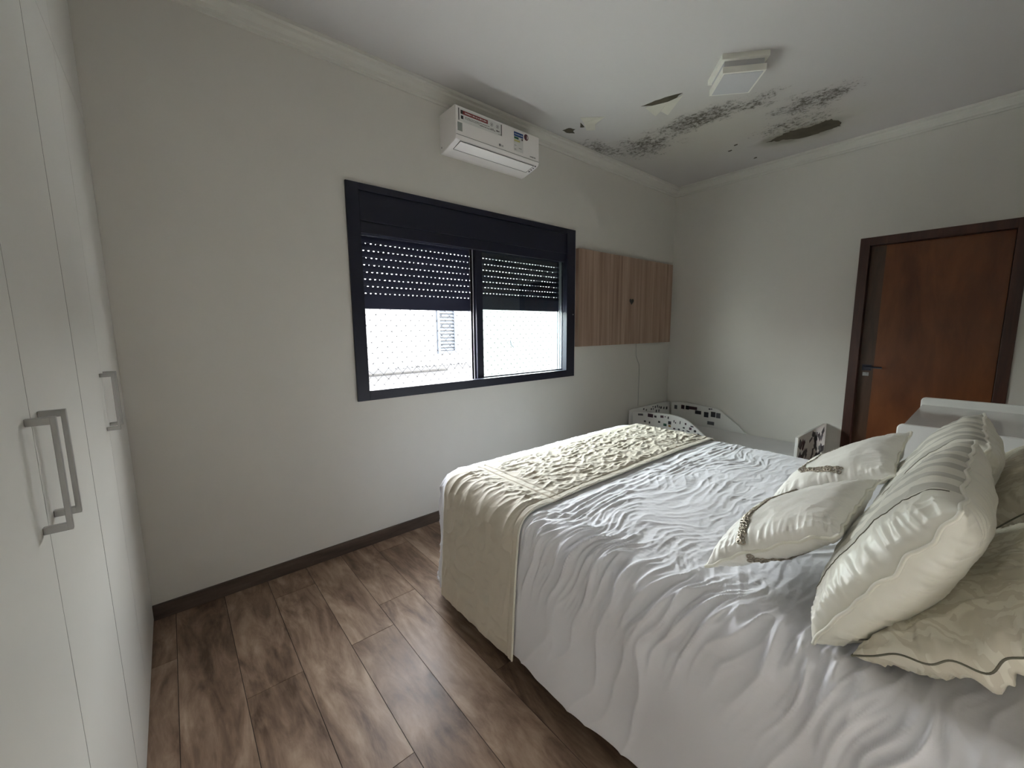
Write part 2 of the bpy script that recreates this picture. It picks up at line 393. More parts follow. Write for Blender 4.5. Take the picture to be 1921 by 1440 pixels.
# ceiling damage: broken-out patches and hanging paint
def cpatch(name, poly, z, mat, drop=None, label=None):
    mb = MB()
    if drop is None: mb.prism([(x, y) for x, y in poly], 'z', z - .0012, z + .002)
    else:
        n = len(poly); mb.v = [(x, y, z - d) for (x, y), d in zip(poly, drop)] + [(x, y, z - d + .0012) for (x, y), d in zip(poly, drop)]
        mb.f = [tuple(range(n)), tuple(range(2 * n - 1, n - 1, -1))] + [(i, n + i, n + (i + 1) % n, (i + 1) % n) for i in range(n)]; mb.mi = [0] * len(mb.f)
    o = mb.build(name, mat, ceil)
    if label: o['label'] = label
    return o
def jag(poly, amp=.006, sub=5, seed=1):
    rnd = random.Random(seed); r = []
    for i, (a_, b_) in enumerate(poly):
        c_, d_ = poly[(i + 1) % len(poly)]
        for k in range(sub):
            t_ = k / sub; r.append((a_ + (c_ - a_) * t_ + rnd.uniform(-amp, amp), b_ + (d_ - b_) * t_ + rnd.uniform(-amp, amp)))
    return r
holeC = [(4.047, 1.413), (3.995, 1.311), (3.965, 1.226), (4.016, 1.104), (3.984, 1.006), (3.99, .961), (4.12, .926), (4.18, .954), (4.177, .992), (4.186, 1.098), (4.184, 1.22), (4.109, 1.301), (4.088, 1.36)]
cpatch('broken_patch', jag(holeC, .010), H, M_holebrown, label='dark brown crumbled patch of bare plaster')
cpatch('broken_patch', jag([(2.538, 2.366), (2.545, 2.312), (2.6, 2.297), (2.611, 2.325), (2.65, 2.34), (2.595, 2.376)], .003, 3), H, M_holebrown, label='small brown hole in the paint near the air conditioner')
cpatch('broken_patch', jag([(2.713, 1.774), (2.719, 1.711), (2.735, 1.613), (2.775, 1.511), (2.817, 1.594), (2.80, 1.688)], .004, 3), H, M_holebrown, label='long triangular brown hole behind a paint flap')
cpatch('broken_patch', jag([(2.554, 2.198), (2.631, 2.224), (2.609, 2.25)], .002, 2), H, M_holebrown)
for i, (x, y) in enumerate([(3.973, 1.687), (4.318, 1.604), (3.888, 1.607)]):
    cpatch('broken_patch', jag([(x - .012, y - .018), (x + .01, y - .014), (x + .014, y + .016), (x - .008, y + .012)], .004, 2, i), H, M_holebrown)
cpatch('paint_flap', [(2.74, 1.765), (2.86, 1.755), (2.845, 1.703), (2.907, 1.683), (2.80, 1.514), (2.795, 1.62)], H, M_flap, [.004, .028, .020, .034, .004, .006], 'cream curl of paint hanging from the ceiling')
cpatch('paint_flap', [(2.49, 2.149), (2.624, 2.024), (2.63, 2.119), (2.685, 2.163), (2.642, 2.213), (2.57, 2.18)], H, M_flap, [.003, .003, .018, .03, .026, .004], 'pale torn sheet of paint curling down')

# ------------------------------------------------------------------ window
win = empty('window_1', (1.87, W, wz0)); tag(win, 'navy-black sliding window with half-lowered roller shutters', 'window', kind='structure')
mb = MB(); y0, y1 = W - .016, W + .03
zc = 2.226
mb.box((wx0, y0, wz0), (wx0 + .076, y1, wz1)); mb.box((wx1 - .108, y0, wz0), (wx1, y1, wz1))
mb.box((wx0 + .076, y0, wz0), (wx1 - .108, y1, wz0 + .062)); mb.box((wx0 + .076, y0, zc), (wx1 - .108, y1, wz1))
mb.build('casing', M_frame, win, bevel=.002)
MB().box((wx0 + .062, W - .006, 2.055), (wx1 - .062, W + .16, zc)).build('shutter_box', M_frame, win, bevel=.003)
MB().box((wx0 + .062, W + .004, 1.985), (wx1 - .062, W + .04, 2.055)).build('head_rail', M_frame, win, bevel=.002)
mb = MB()                                                  # deep reveal with sliding tracks
for yy in (.032, .060, .088, .116): mb.box((2.779, W + yy, oz0), (2.790, W + yy + .007, 2.055))
mb.box((2.788, W + .031, oz0), (ox1, W + T - .02, 2.055))
for yy in (.032, .060, .088, .116): mb.box((wx0 + .062, W + yy, oz0 + .01), (2.779, W + yy + .008, 1.012))
mb.build('side_track', M_track, win)
MB().box((ox0, W + .03, oz0), (ox0 + .05, W + T - .02, 2.055)).build('side_jamb', M_frame, win)
MB().box((ox0 + .05, W + .03, oz0), (ox1 - .032, W + T - .02, oz0 + .012)).build('sill', M_track, win)
# sliding sashes: left opening is clear, the sash is parked on the right
s1 = empty('sliding_sash', (1.83, W, 1.0)); s1.parent = win; s1.location = Vector((1.83, W, 1.0)) - Vector(win.location)
def sash(par, xa, xb, ya, yb, za, zb, w):
    mb = MB(); mb.box((xa, ya, za), (xa + w, yb, zb)); mb.box((xb - .008, ya, za), (xb, yb, zb)); mb.box((xa + w, ya, za), (xb - .008, yb, za + .03)); mb.box((xa + w, ya, zb - .03), (xb - .008, yb, zb))
    mb.build('sash_frame', M_frame, par, bevel=.002)
    MB().box((xa + w, (ya + yb) / 2 - .002, za + .03), (xb - .008, (ya + yb) / 2 + .002, zb - .03)).build('pane', M_glass, par)
sash(s1, 1.815, 2.778, W + .04, W + .058, 1.0, 2.05, .06)
mb = MB()
for xx in (1.800, 1.842, 1.858): mb.box((xx, W + .066, 1.0), (xx + .008, W + .10, 2.05))
mb.box((1.80, W + .068, 1.0), (1.868, W + .095, 2.05), 1)
mb.build('meeting_stile', [M_track, M_frame], win)
MB().box((wx1 - .030, W - .020, 1.52), (wx1 - .022, W - .016, 1.528)).build('screw', M_track, win)
# perforated roller shutters
def shutter(xa, xb, zbot, yc):
    o = empty('roller_shutter', (xa, yc, zbot)); o.parent = win; o.location = Vector((xa, yc, zbot)) - Vector(win.location)
    mb = MB(); rnd = random.Random(int(xa * 100))
    pitch, sp = .0445, .033
    z = zbot; mb.box((xa, yc - .006, z), (xb, yc + .006, z + .086)); z = 1.6352
    n = 0
    while z < 2.06:
        # perforated row: small webs between slots
        sl = .0036 if z < 1.97 else .0012
        off = (n % 2) * sp * .5; x = xa + .012
        x += off
        mb.box((xa, yc - .003, z - sl / 2), (x, yc + .003, z + sl / 2))
        while x < xb - .02:
            gap = sp * rnd.choice([.30, .33, .28, .18])
            nx = min(x + sp, xb)
            mb.box((x + gap, yc - .003, z - sl / 2), (nx, yc + .003, z + sl / 2)); x += sp
        if x < xb: mb.box((x, yc - .003, z - sl / 2), (xb, yc + .003, z + sl / 2))
        zt = min(z + pitch, 2.07)
        # slat body, gently bulged
        nsl = .0036 if zt < 1.97 else .0012
        a_, b_ = z + sl / 2, zt - nsl / 2
        mb.prism([(yc - .003, a_), (yc - .006, a_ + .006), (yc - .0075, (a_ + b_) / 2), (yc - .006, b_ - .006), (yc - .003, b_), (yc + .003, b_), (yc + .003, a_)], 'x', xa, xb)
        z += pitch; n += 1
    mb.box((xa, yc - .003, zbot + .086), (xb, yc + .003, 1.6352 - .0018))
    mb.build('slats', M_shutter, o)
    MB().box((xa, yc - .009, zbot - .004), (xb, yc + .009, zbot + .014)).build('bottom_bar', M_shutter, o)
shutter(ox0 + .052, 1.865, 1.541, W + .11); shutter(1.869, 2.786, 1.557, W + .11)
# safety net
mb = MB(); sp = .0710; szz = .0725; yn = W + .145; xa, xb, za, zb = ox0 + .03, ox1 - .03, oz0 + .005, 1.60
rnd = random.Random(5)
nx = int((xb - xa) / (sp / 2)); nz = int((zb - za) / (szz / 2)) + 1
jit = {}
def kp(i, j):
    if (i, j) not in jit: jit[(i, j)] = (xa + i * sp / 2 + rnd.uniform(-.003, .003), yn + rnd.uniform(-.003, .003), za + j * szz / 2 + rnd.uniform(-.003, .003))
    return jit[(i, j)]
for i in range(nx + 1):
    for j in range(nz + 1):
        if (i + j) % 2: continue
        for di, dj in ((1, 1), (-1, 1)):
            if 0 <= i + di <= nx and j + dj <= nz: mb.tube([kp(i, j), kp(i + di, j + dj)], .0015, 4)
        k = kp(i, j); mb.box((k[0] - .0045, k[1] - .002, k[2] - .0022), (k[0] + .0045, k[1] + .002, k[2] + .0022))
net = mb.build('safety_net', M_net); tag(net, 'grey diamond-mesh safety net stretched across the window opening', 'net')

# ------------------------------------------------------------------ outside
yN = W + 3.0
neigh = empty('neighbouring_house', (3, yN, -.3)); tag(neigh, 'white rendered house wall seen through the window', 'house')
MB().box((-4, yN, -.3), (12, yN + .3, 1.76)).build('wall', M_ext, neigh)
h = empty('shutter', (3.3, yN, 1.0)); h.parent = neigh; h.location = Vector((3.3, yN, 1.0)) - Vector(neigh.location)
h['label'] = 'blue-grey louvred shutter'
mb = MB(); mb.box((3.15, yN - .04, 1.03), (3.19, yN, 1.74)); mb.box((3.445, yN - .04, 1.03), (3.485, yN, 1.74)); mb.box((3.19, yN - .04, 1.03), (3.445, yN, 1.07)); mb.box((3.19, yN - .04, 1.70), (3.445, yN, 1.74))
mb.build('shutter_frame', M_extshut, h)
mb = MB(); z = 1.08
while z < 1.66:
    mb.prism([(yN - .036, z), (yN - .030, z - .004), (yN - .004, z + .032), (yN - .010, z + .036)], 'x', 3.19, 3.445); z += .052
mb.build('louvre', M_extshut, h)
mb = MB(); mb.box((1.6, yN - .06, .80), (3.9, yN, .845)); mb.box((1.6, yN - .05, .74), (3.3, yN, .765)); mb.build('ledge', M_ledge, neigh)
mb = MB(); rnd = random.Random(9); x = 2.45
while x < 3.9:
    w_ = rnd.uniform(.02, .06); mb.box((x, yN - .062, .845), (x + w_, yN - .01, .845 + rnd.uniform(.006, .022))); x += w_ + rnd.uniform(.005, .03)
mb.build('debris', M_ledge, neigh)['kind'] = 'stuff'
mb = MB(); mb.tube([(4.59, yN - .04, 1.20), (4.60, yN - .05, 1.12), (4.66, yN - .05, 1.08)], .012, 8); mb.build('tap', M_extshut, neigh)
tag(MB().box((-12, W + T, -.45), (14, yN + 8, -.3)).build('ground', M_ground), 'paved yard outside the window', 'ground', kind='structure')

# ------------------------------------------------------------------ room door
dr = empty('door_1', (R, (dy0 + dy1) / 2, 0)); tag(dr, 'reddish-brown wooden door in a dark wood frame', 'door', kind='structure')
mb = MB(); xf = R - .012
for ya, yb in ((dy0 - jw, dy0), (dy1, dy1 + jw)): mb.box((xf, ya, 0), (R, yb, dz))
mb.box((xf, dy1 + jw, dz - jw), (R, dy0 - jw, dz))
for ya, yb in ((dy0 - jw, dy0 - .031), (dy1 + .031, dy1 + jw)): mb.box((R, ya, 0), (R + .13, yb, dz - .031))
mb.box((R, dy1 + jw, dz - jw), (R + .13, dy0 - jw, dz - .031))
mb.build('door_frame', M_jamb, dr, bevel=.002)
leaf = MB().box((R + .045, dy1 + jw + .003, .004), (R + .082, dy0 - jw - .003, dz - jw - .003)).build('door_leaf', M_door, dr, bevel=.002)
MB().box((R + .0445, dy0 - jw - .10, .006), (R + .0455, dy0 - jw - .004, dz - jw - .006)).build('door_shade_strip', M_doorshade, dr)  # thin strip painting the shade along the lock side
hd = empty('door_handle', (R + .045, .70, 1.03)); hd.parent = dr; hd.location = Vector((R + .045, .70, 1.03)) - Vector(dr.location)
mb = MB(); mb.box((R + .032, .675, 1.012), (R + .0445, .735, 1.062)); mb.tube([(R + .034, .712, 1.045), (R - .012, .712, 1.045)], .008, 10); mb.tube([(R - .012, .718, 1.045), (R - .014, .60, 1.043)], .008, 10)
mb.build('lever', M_frame, hd)
mb = MB(); mb.box((R + .036, .688, .965), (R + .0445, .728, .995)); mb.tube([(R + .037, .708, .98), (R + .025, .708, .98)], .011, 10); mb.build('keyhole', M_chrome, hd)

# ------------------------------------------------------------------ wardrobe
wd = empty('wardrobe', (-.48, 1.0, 0)); tag(wd, 'floor-to-ceiling white wardrobe with tall nickel bar handles', 'wardrobe')
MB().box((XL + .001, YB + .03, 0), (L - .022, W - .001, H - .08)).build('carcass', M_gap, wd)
seams = [YB + .03, -.42, .05, .525, .995, 1.475, 1.915, W - .003]
gapw = {4: .0016, 5: .0032, 6: .0013}
zs = 2.262
for i in range(7):
    a_, b_ = seams[i] + gapw.get(i, .0012), seams[i + 1] - gapw.get(i + 1, .0012)
    d = MB().box((L - .021, a_, .012), (L, b_, zs - .0012)).build('door', M_wardrobe, wd)
    e = MB().box((L - .021, a_, zs + .0012), (L, b_, H - .08)).build('upper_door', M_wardrobe, wd)
    hy = {3: seams[4] - .036, 4: seams[4] + .048, 5: seams[6] - .05, 6: seams[6] + .045, 1: seams[2] - .04, 2: seams[2] + .04}.get(i)
    if hy:
        mb = MB(); xo = L + .033; z0_, z1_ = 1.078, 1.268; r_ = .0065
        mb.box((xo - r_, hy - .005, z0_), (xo + r_ - .006, hy + .005, z1_))
        mb.box((L, hy - .005, z0_), (xo - r_ + .001, hy + .005, z0_ + .012)); mb.box((L, hy - .005, z1_ - .012), (xo - r_ + .001, hy + .005, z1_))
        mb.build('handle', M_chrome, d, bevel=.001)

mb = MB()  # dark strips set in the door seams as painted gap shade
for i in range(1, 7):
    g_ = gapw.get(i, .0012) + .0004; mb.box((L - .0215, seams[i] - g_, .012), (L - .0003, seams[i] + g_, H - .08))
mb.build('seam_shade_strip', M_gap, wd)
mb = MB().box((L - .0215, YB + .03, zs - .0014), (L - .0004, W - .004, zs + .0014)).build('seam_shade_strip', M_gap, wd)  # painted gap shade under the upper doors

# ------------------------------------------------------------------ air conditioner
ax0, ax1 = 1.515, 2.243
ac = empty('air_conditioner', (1.88, W, 2.57)); tag(ac, 'white split air conditioner above the window, stickers on its front', 'air conditioner')
prof = [(W - .001, 2.806), (W - .19, 2.806), (W - .2, 2.798), (W - .2, 2.625), (W - .192, 2.606), (W - .17, 2.596), (W - .12, 2.585), (W - .07, 2.574), (W - .03, 2.566), (W - .001, 2.566)]
MB().prism(prof, 'x', ax0, ax1).build('housing', M_acw, ac, bevel=.004, seg=3)
MB().box((ax0 + .002, W - .2015, 2.6285), (ax1 - .002, W - .1995, 2.6310)).build('panel_seam', M_grayline, ac)
def on_low(x, t):    # point on underside curve, t 0..1 from front to wall
    a_ = (W - .186, 2.6015); b_ = (W - .105, 2.5815)
    return (x, a_[0] + (b_[0] - a_[0]) * t, a_[1] + (b_[1] - a_[1]) * t - .0012)
mb = MB(); q = lambda x, t: on_low(x, t)
mb.prism([(q(0, 0)[1], q(0, 0)[2]), (q(0, 1)[1], q(0, 1)[2]), (q(0, 1)[1], q(0, 1)[2] - .003), (q(0, 0)[1], q(0, 0)[2] - .004)], 'x', 1.556, 2.196)
mb.build('louvre', M_acw, ac)
mb = MB()
P = [q(1.553, -.03), q(2.199, -.03), q(2.199, 1.03), q(1.553, 1.03)]
P = [(x, y, z - .002) for x, y, z in P]
mb.tube(P, .0017, 6, closed=True); mb.build('louvre_gap', M_dark, ac)
yf = W - .2008
def decal(name, x0, x1, z0, z1, mat, lift=0):
    return MB().box((x0, yf - .0004 - lift, z0), (x1, yf, z1)).build(name, mat, ac)
C_red = plain('label_red', (.22, .02, .02), .5); C_wht = plain('label_white', (.72, .71, .69), .5); C_blk = plain('label_black', (.03, .025, .025), .5)
C_blu = plain('label_blue', (.02, .07, .25), .5); C_grn = plain('label_green', (.03, .12, .06), .5); C_yel = plain('label_yellow', (.55, .5, .2), .5); C_gry = plain('label_grey', (.28, .30, .28), .5); C_mar = plain('label_maroon', (.10, .02, .03), .5)
decal('energy_sticker', 1.532, 1.890, 2.712, 2.790, C_wht)
decal('sticker_bar', 1.535, 1.541, 2.716, 2.787, C_blk, .0004); decal('sticker_bar', 1.880, 1.886, 2.716, 2.787, C_blk, .0004)
decal('red_banner', 1.552, 1.768, 2.757, 2.780, C_red, .0004); decal('black_square', 1.554, 1.572, 2.728, 2.748, C_blk, .0004)
decal('black_square', 1.553, 1.568, 2.757, 2.780, C_blk, .0007)
def textline(name, x0, x1, z, hgt, mat, seed, lift=.0005):
    rnd = random.Random(seed); mb = MB(); x = x0
    while x < x1:
        w_ = rnd.uniform(.3, .9) * hgt; mb.box((x, yf - lift - .0003, z), (min(x + w_, x1), yf - lift + .0003, z + hgt * rnd.uniform(.7, 1))); x += w_ + hgt * .25 * rnd.choice([1, 1, 3])
    return mb.build(name, mat, ac)
textline('banner_text', 1.585, 1.760, 2.765, .008, C_wht, 1, .0009); textline('label_text', 1.585, 1.78, 2.742, .004, C_blk, 2); textline('label_text', 1.585, 1.70, 2.734, .004, C_blk, 3)
textline('label_text', 1.70, 1.83, 2.728, .006, C_blk, 4); textline('label_text', 1.790, 1.815, 2.735, .005, C_blk, 5); textline('label_text', 1.84, 1.865, 2.732, .010, C_blk, 6)
textline('label_text', 1.855, 1.883, 2.718, .004, C_blk, 7)
for cx_ in (1.800, 1.850):
    mb = MB(); mb.tube([(cx_ + .011 * math.cos(a_), yf - .0006, 2.764 + .011 * math.sin(a_)) for a_ in np.linspace(0, 2 * math.pi, 24, endpoint=False)], .0008, 5, closed=True); mb.box((cx_ - .003, yf - .0009, 2.758), (cx_ + .002, yf - .0003, 2.769)); mb.build('label_icon', C_blk, ac)
decal('grey_sticker', 1.527, 1.563, 2.653, 2.704, C_gry)
decal('rating_label', 1.996, 2.084, 2.652, 2.780, C_wht); decal('blue_field', 1.997, 2.083, 2.750, 2.779, C_blu, .0004); textline('label_text', 2.003, 2.078, 2.762, .006, C_wht, 8, .0009)
decal('green_arrow', 1.999, 2.040, 2.733, 2.747, C_grn, .0004); decal('yellow_arrow', 1.999, 2.052, 2.716, 2.728, C_yel, .0004); decal('black_square', 2.068, 2.080, 2.734, 2.746, C_blk, .0004)
for k in range(3): textline('label_text', 2.002 + .04 * (k % 2), 2.018 + .05 * (k % 2), 2.662 + .013 * k, .004, C_blk, 20 + k)
mb = MB(); mb.prism([(2.113 + .021 * math.cos(a_), 2.768 + .021 * math.sin(a_)) for a_ in np.linspace(0, 2 * math.pi, 32, endpoint=False)], 'y', yf - .0005, yf); mb.build('round_seal', C_mar, ac)
mb = MB(); mb.prism([(2.116 + .013 * math.cos(a_), 2.768 + .013 * math.sin(a_)) for a_ in np.linspace(-1.3, 1.3, 14)], 'y', yf - .0009, yf - .0004); mb.build('seal_mark', C_wht, ac)
def text_mesh(name, s, loc, size, mat, parent, rot=(math.radians(90), 0, 0)):
    cu = bpy.data.curves.new(name, 'FONT'); cu.body = s; cu.size = size; cu.extrude = .0003; cu.offset = size * .012
    ob = bpy.data.objects.new(name, cu); COL.objects.link(ob); ob.rotation_euler = rot
    dg = bpy.context.evaluated_depsgraph_get(); dg.update()
    me = bpy.data.meshes.new_from_object(ob.evaluated_get(dg)); bpy.data.objects.remove(ob)
    me.transform(Matrix.Translation(loc) @ Matrix.Rotation(math.radians(90), 4, 'X'))
    return link(name, me, mat, parent)
C_logo = plain('logo_grey', (.08, .07, .08), .5)
mb = MB(); cx_, cz_ = 1.869, 2.654
mb.prism([(cx_ + .0085 * math.cos(a_), cz_ + .0085 * math.sin(a_)) for a_ in np.linspace(0, 2 * math.pi, 28, endpoint=False)], 'y', yf - .0006, yf)
mb.build('logo_disc', C_logo, ac)
mb = MB(); mb.tube([(cx_ + .0062 * math.cos(a_), yf - .0008, cz_ + .0062 * math.sin(a_)) for a_ in np.linspace(math.radians(90), math.radians(360), 16)], .0005, 4); mb.tube([(cx_ + .0062, yf - .0008, cz_), (cx_ + .001, yf - .0008, cz_)], .0005, 4); mb.tube([(cx_, yf - .0008, cz_ + .003), (cx_, yf - .0008, cz_ - .003), (cx_ + .002, yf - .0008, cz_ - .003)], .0005, 4)
mb.build('logo_face', C_wht, ac)
text_mesh('logo_text', 'LG', (1.881, yf - .0003, 2.6485), .0155, C_logo, ac)
text_mesh('inverter_text', 'INVERTER', (2.150, yf - .0003, 2.6445), .0125, C_logo, ac)
mb = MB()
for k, (zz, rr) in enumerate([(2.606, .003), (2.600, .003), (2.594, .003), (2.589, .005)]):
    t_ = k * .28; mb.box((2.212, q(0, t_)[1] - rr, q(0, t_)[2] - .003), (2.222, q(0, t_)[1] + rr, q(0, t_)[2] + .002))
mb.build('indicator', C_logo, ac)
MB().box((ax0 - .0006, W - .026, 2.596), (ax0 + .001, W - .018, 2.606)).build('side_screw', M_grayline, ac)

# ------------------------------------------------------------------ ceiling lamp (square, two tiers, turned 45 degrees)
lamp = empty('ceiling_lamp', (2.762, 1.158, H)); tag(lamp, 'square two-tier white ceiling lamp, switched off, among the mould stains', 'lamp')
ang = math.radians(-48.5); ca_, sa_ = math.cos(ang), math.sin(ang)
def rb(hx, z0, z1, hole=0):
    mb = MB(); poly = [(2.762 + ca_ * a_ - sa_ * b_, 1.158 + sa_ * a_ + ca_ * b_) for a_, b_ in ((-hx, -hx), (hx, -hx), (hx, hx), (-hx, hx))]
    return mb.prism(poly, 'z', z0, z1)
rb(.128, H - .030, H).build('canopy', M_lampw, lamp, bevel=.001)
rb(.108, H - .064, H - .030).build('spacer', M_diff, lamp)
rb(.118, H - .098, H - .064).build('shade', M_lampw, lamp, bevel=.001)
rb(.106, H - .1005, H - .097).build('diffuser', M_diff, lamp)

# ------------------------------------------------------------------ wood TV panel, cable
tv = empty('wall_panel', (3.7, W, 1.23)); tag(tv, 'striped brown wood panel on the wall right of the window, no television on it', 'wall panel')
px0, px1, pz0, pz1 = 2.895, 4.5426, 1.2302, 2.1133
MB().box((px0, W - .04, pz0), (px1, W - .001, pz1)).build('board', M_panel, tv)
MB().box((px0 - .0008, W - .0405, pz0), (px0 + .006, W - .036, pz1)).build('edge_band', M_panel_edge, tv)
mb = MB(); hc = (3.735, 1.672); pts = []
for a_ in np.linspace(0, 2 * math.pi, 30, endpoint=False):
    pts.append((hc[0] + .0024 * 16 * math.sin(a_) ** 3, hc[1] + .0022 * (13 * math.cos(a_) - 5 * math.cos(2 * a_) - 2 * math.cos(3 * a_) - math.cos(4 * a_))))
mb.prism(pts, 'y', W - .0412, W - .0395); mb.build('cable_hole', M_dark, tv)
cab = MB().tube([(3.895, W - .006, 1.23), (3.90, W - .006, 1.10), (3.915, W - .006, 1.07), (3.965, W - .006, 1.0), (3.972, W - .006, .9), (3.972, W - .006, .53)], .0028, 8).build('cable', M_cable)
tag(cab, 'thin pale cable running down the wall under the wood panel', 'cable')

# ------------------------------------------------------------------ toddler bed
tb = empty('toddler_bed', (4.2, 1.7, 0)); tag(tb, 'low white child bed with curved sides covered in small stickers', 'bed')
YH = W - .05
def curve_poly(pts, zb, n=6):
    pts = [Vector((a_, b_, 0)) for a_, b_ in pts]; r = []
    for i in range(len(pts) - 1):
        p0 = pts[max(i - 1, 0)]; p1 = pts[i]; p2 = pts[i + 1]; p3 = pts[min(i + 2, len(pts) - 1)]
        for k in range(n):
            t_ = k / n; v = .5 * ((2 * p1) + (-p0 + p2) * t_ + (2 * p0 - 5 * p1 + 4 * p2 - p3) * t_ ** 2 + (-p0 + 3 * p1 - 3 * p2 + p3) * t_ ** 3); r.append((v.x, v.y))
    r.append((pts[-1].x, pts[-1].y)); return r + [(pts[-1].x, zb), (pts[0].x, zb)]
back = curve_poly([(2.45, .505), (2.345, .521), (2.218, .522), (2.055, .512), (1.926, .501), (1.875, .479), (1.773, .41), (1.674, .338), (1.601, .278), (1.489, .270), (1.181, .270), (.965, .270)], .06)
MB().prism(back, 'x', R - .034, R - .014).build('back_panel', M_white, tb, bevel=.003)
front = curve_poly([(2.45, .500), (2.275, .522), (2.169, .530), (2.029, .537), (1.931, .528), (1.86, .509), (1.789, .469), (1.73, .429), (1.679, .388), (1.60, .31), (1.52, .27), (1.3, .26), (.965, .26)], .06)
MB().prism(front, 'x', 3.76, 3.78).build('front_panel', M_white, tb, bevel=.003)
MB().prism([(3.76, .06), (3.76, .512), (3.83, .520), (4.30, .521), (R - .014, .508), (R - .014, .06)], 'y', YH, YH + .02).build('headboard', M_white, tb, bevel=.003)
MB().prism([(3.755, .04), (3.755, .520), (3.80, .524), (4.3, .516), (R - .014, .505), (R - .014, .04)], 'y', .935, .957).build('footboard', M_white, tb, bevel=.003)
mt = MB().box((3.785, .965, .12), (R - .04, YH - .008, .285)).build('mattress', M_mattress, tb, bevel=.03, seg=4)
SK = [plain('sticker_' + n_, c_, .5, var=.3) for n_, c_ in (('black', (.025, .023, .03)), ('plum', (.07, .03, .045)), ('grey', (.11, .11, .12)), ('green', (.02, .08, .05)), ('gold', (.25, .14, .03)))]
rnd = random.Random(4)
def sticker(pl_, a_, b_, w_, h_, mat=None, rot=None):
    mb = MB(); r_ = rnd.uniform(-.12, .12) if rot is None else rot; c_, s_ = math.cos(r_), math.sin(r_)
    k = rnd.choice([4, 4, 8]) if w_ < .05 else 4
    if k == 4: pts = [(-w_ / 2, -h_ / 2), (w_ / 2, -h_ / 2), (w_ / 2, h_ / 2), (-w_ / 2, h_ / 2)]
    else: pts = [(w_ / 2 * math.cos(t_), h_ / 2 * math.sin(t_)) for t_ in np.linspace(0, 2 * math.pi, 12, endpoint=False)]
    pts = [(a_ + x * c_ - y * s_, b_ + x * s_ + y * c_) for x, y in pts]
    if pl_ == 'back': mb.prism(pts, 'x', R - .0352, R - .0338)
    elif pl_ == 'front': mb.prism(pts, 'x', 3.7588, 3.7602)
    elif pl_ == 'head': mb.prism(pts, 'y', YH - .0012, YH + .0002)
    else: mb.prism(pts, 'y', .9338, .9352)
    mb.build('sticker', mat or rnd.choice([SK[0], SK[0], SK[2], SK[1]]), tb)
for v_ in [(2.394, .455, .034, .047), (2.307, .468, .040, .047), (2.252, .468, .040, .045), (2.187, .471, .10, .035, 1), (2.123, .43, .070, .04), (2.03, .418, .050, .059), (1.954, .432, .050, .059), (1.898, .428, .046, .057, 2), (1.975, .329, .075, .038), (1.997, .487, .02, .014), (1.975, .49, .02, .014)]:
    sticker('back', *v_[:4], SK[v_[4]] if len(v_) > 4 else None, 0)
for a_, b_ in [(4.02, .492), (4.073, .475), (4.178, .47), (4.211, .493), (4.22, .467), (4.261, .484), (4.307, .487), (4.346, .471), (4.344, .428), (4.388, .46), (4.453, .447), (4.517, .438), (4.285, .432)]:
    sticker('head', a_, b_, .022 + .012 * (a_ > 4.35), .020 + .012 * (a_ > 4.25))
fr = [(2.356, .486, .06, .02), (2.24, .494, .060, .036), (2.183, .492, .025, .02), (2.11, .503, .034, .024), (2.075, .507, .012, .01), (2.042, .502, .012, .024), (2.139, .443, .022, .02), (2.247, .418, .015, .022), (2.301, .422, .025, .02),
      (2.074, .424, .034, .026, 3), (2.025, .453, .032, .032, 0), (2.024, .421, .026, .02, 4), (1.98, .476, .008, .024), (1.963, .464, .01, .014), (1.917, .474, .008, .03), (1.861, .47, .015, .02), (1.974, .403, .022, .014), (1.926, .403, .02, .02), (1.877, .429, .02, .014), (1.881, .398, .018, .014),
      (1.797, .456, .036, .012), (1.812, .432, .024, .024), (1.833, .403, .03, .01), (1.766, .416, .026, .024), (1.732, .392, .02, .012), (1.66, .33, .018, .02), (1.70, .36, .016, .016)]
for v_ in fr: sticker('front', *v_[:4], SK[v_[4]] if len(v_) > 4 else None)
# the footboard's bed-facing... its outer face carries cut-paper shapes
for i in range(46):
    a_ = rnd.uniform(3.80, 4.52); b_ = rnd.uniform(.14, .49); sticker('foot', a_, b_, rnd.uniform(.03, .10), rnd.uniform(.02, .07), rnd.choice([SK[0], SK[2], SK[1], SK[2]]), rnd.uniform(-1, 1))

# ------------------------------------------------------------------ changing dresser beyond the bed
ds = empty('dresser', (3.3, 0, 0)); tag(ds, 'white dresser with glossy top and raised end rims, beyond the bed by the door', 'dresser')
def rim(x0, x1, top):
    r_ = .025; ya, yb = YB + .02, .283
    pts = [(ya, .02), (ya, top)] + [(yb - r_ + r_ * math.sin(t_), top - r_ + r_ * math.cos(t_)) for t_ in np.linspace(0, math.pi / 2, 7)] + [(yb, .02)]
    return MB().prism(pts, 'x', x0, x1)
rim(2.80, 2.822, .905).build('side_panel', M_white, ds, bevel=.004)
rim(3.80, 3.822, .925).build('side_panel', M_white, ds, bevel=.006)
MB().box((2.822, YB + .02, .855), (3.80, .275, .875)).build('top', M_whitegloss, ds, bevel=.002)
MB().box((2.822, YB + .02, .04), (3.80, .25, .855)).build('carcass', M_white, ds)
for k in range(4):
    d = MB().box((2.826, .25, .06 + k * .198), (3.796, .268, .06 + k * .198 + .194)).build('drawer', M_white, ds, bevel=.002)
    MB().tube([(3.31, .268, .157 + k * .198), (3.31, .288, .157 + k * .198)], [.008, .013], 12).build('knob', M_chrome, d)

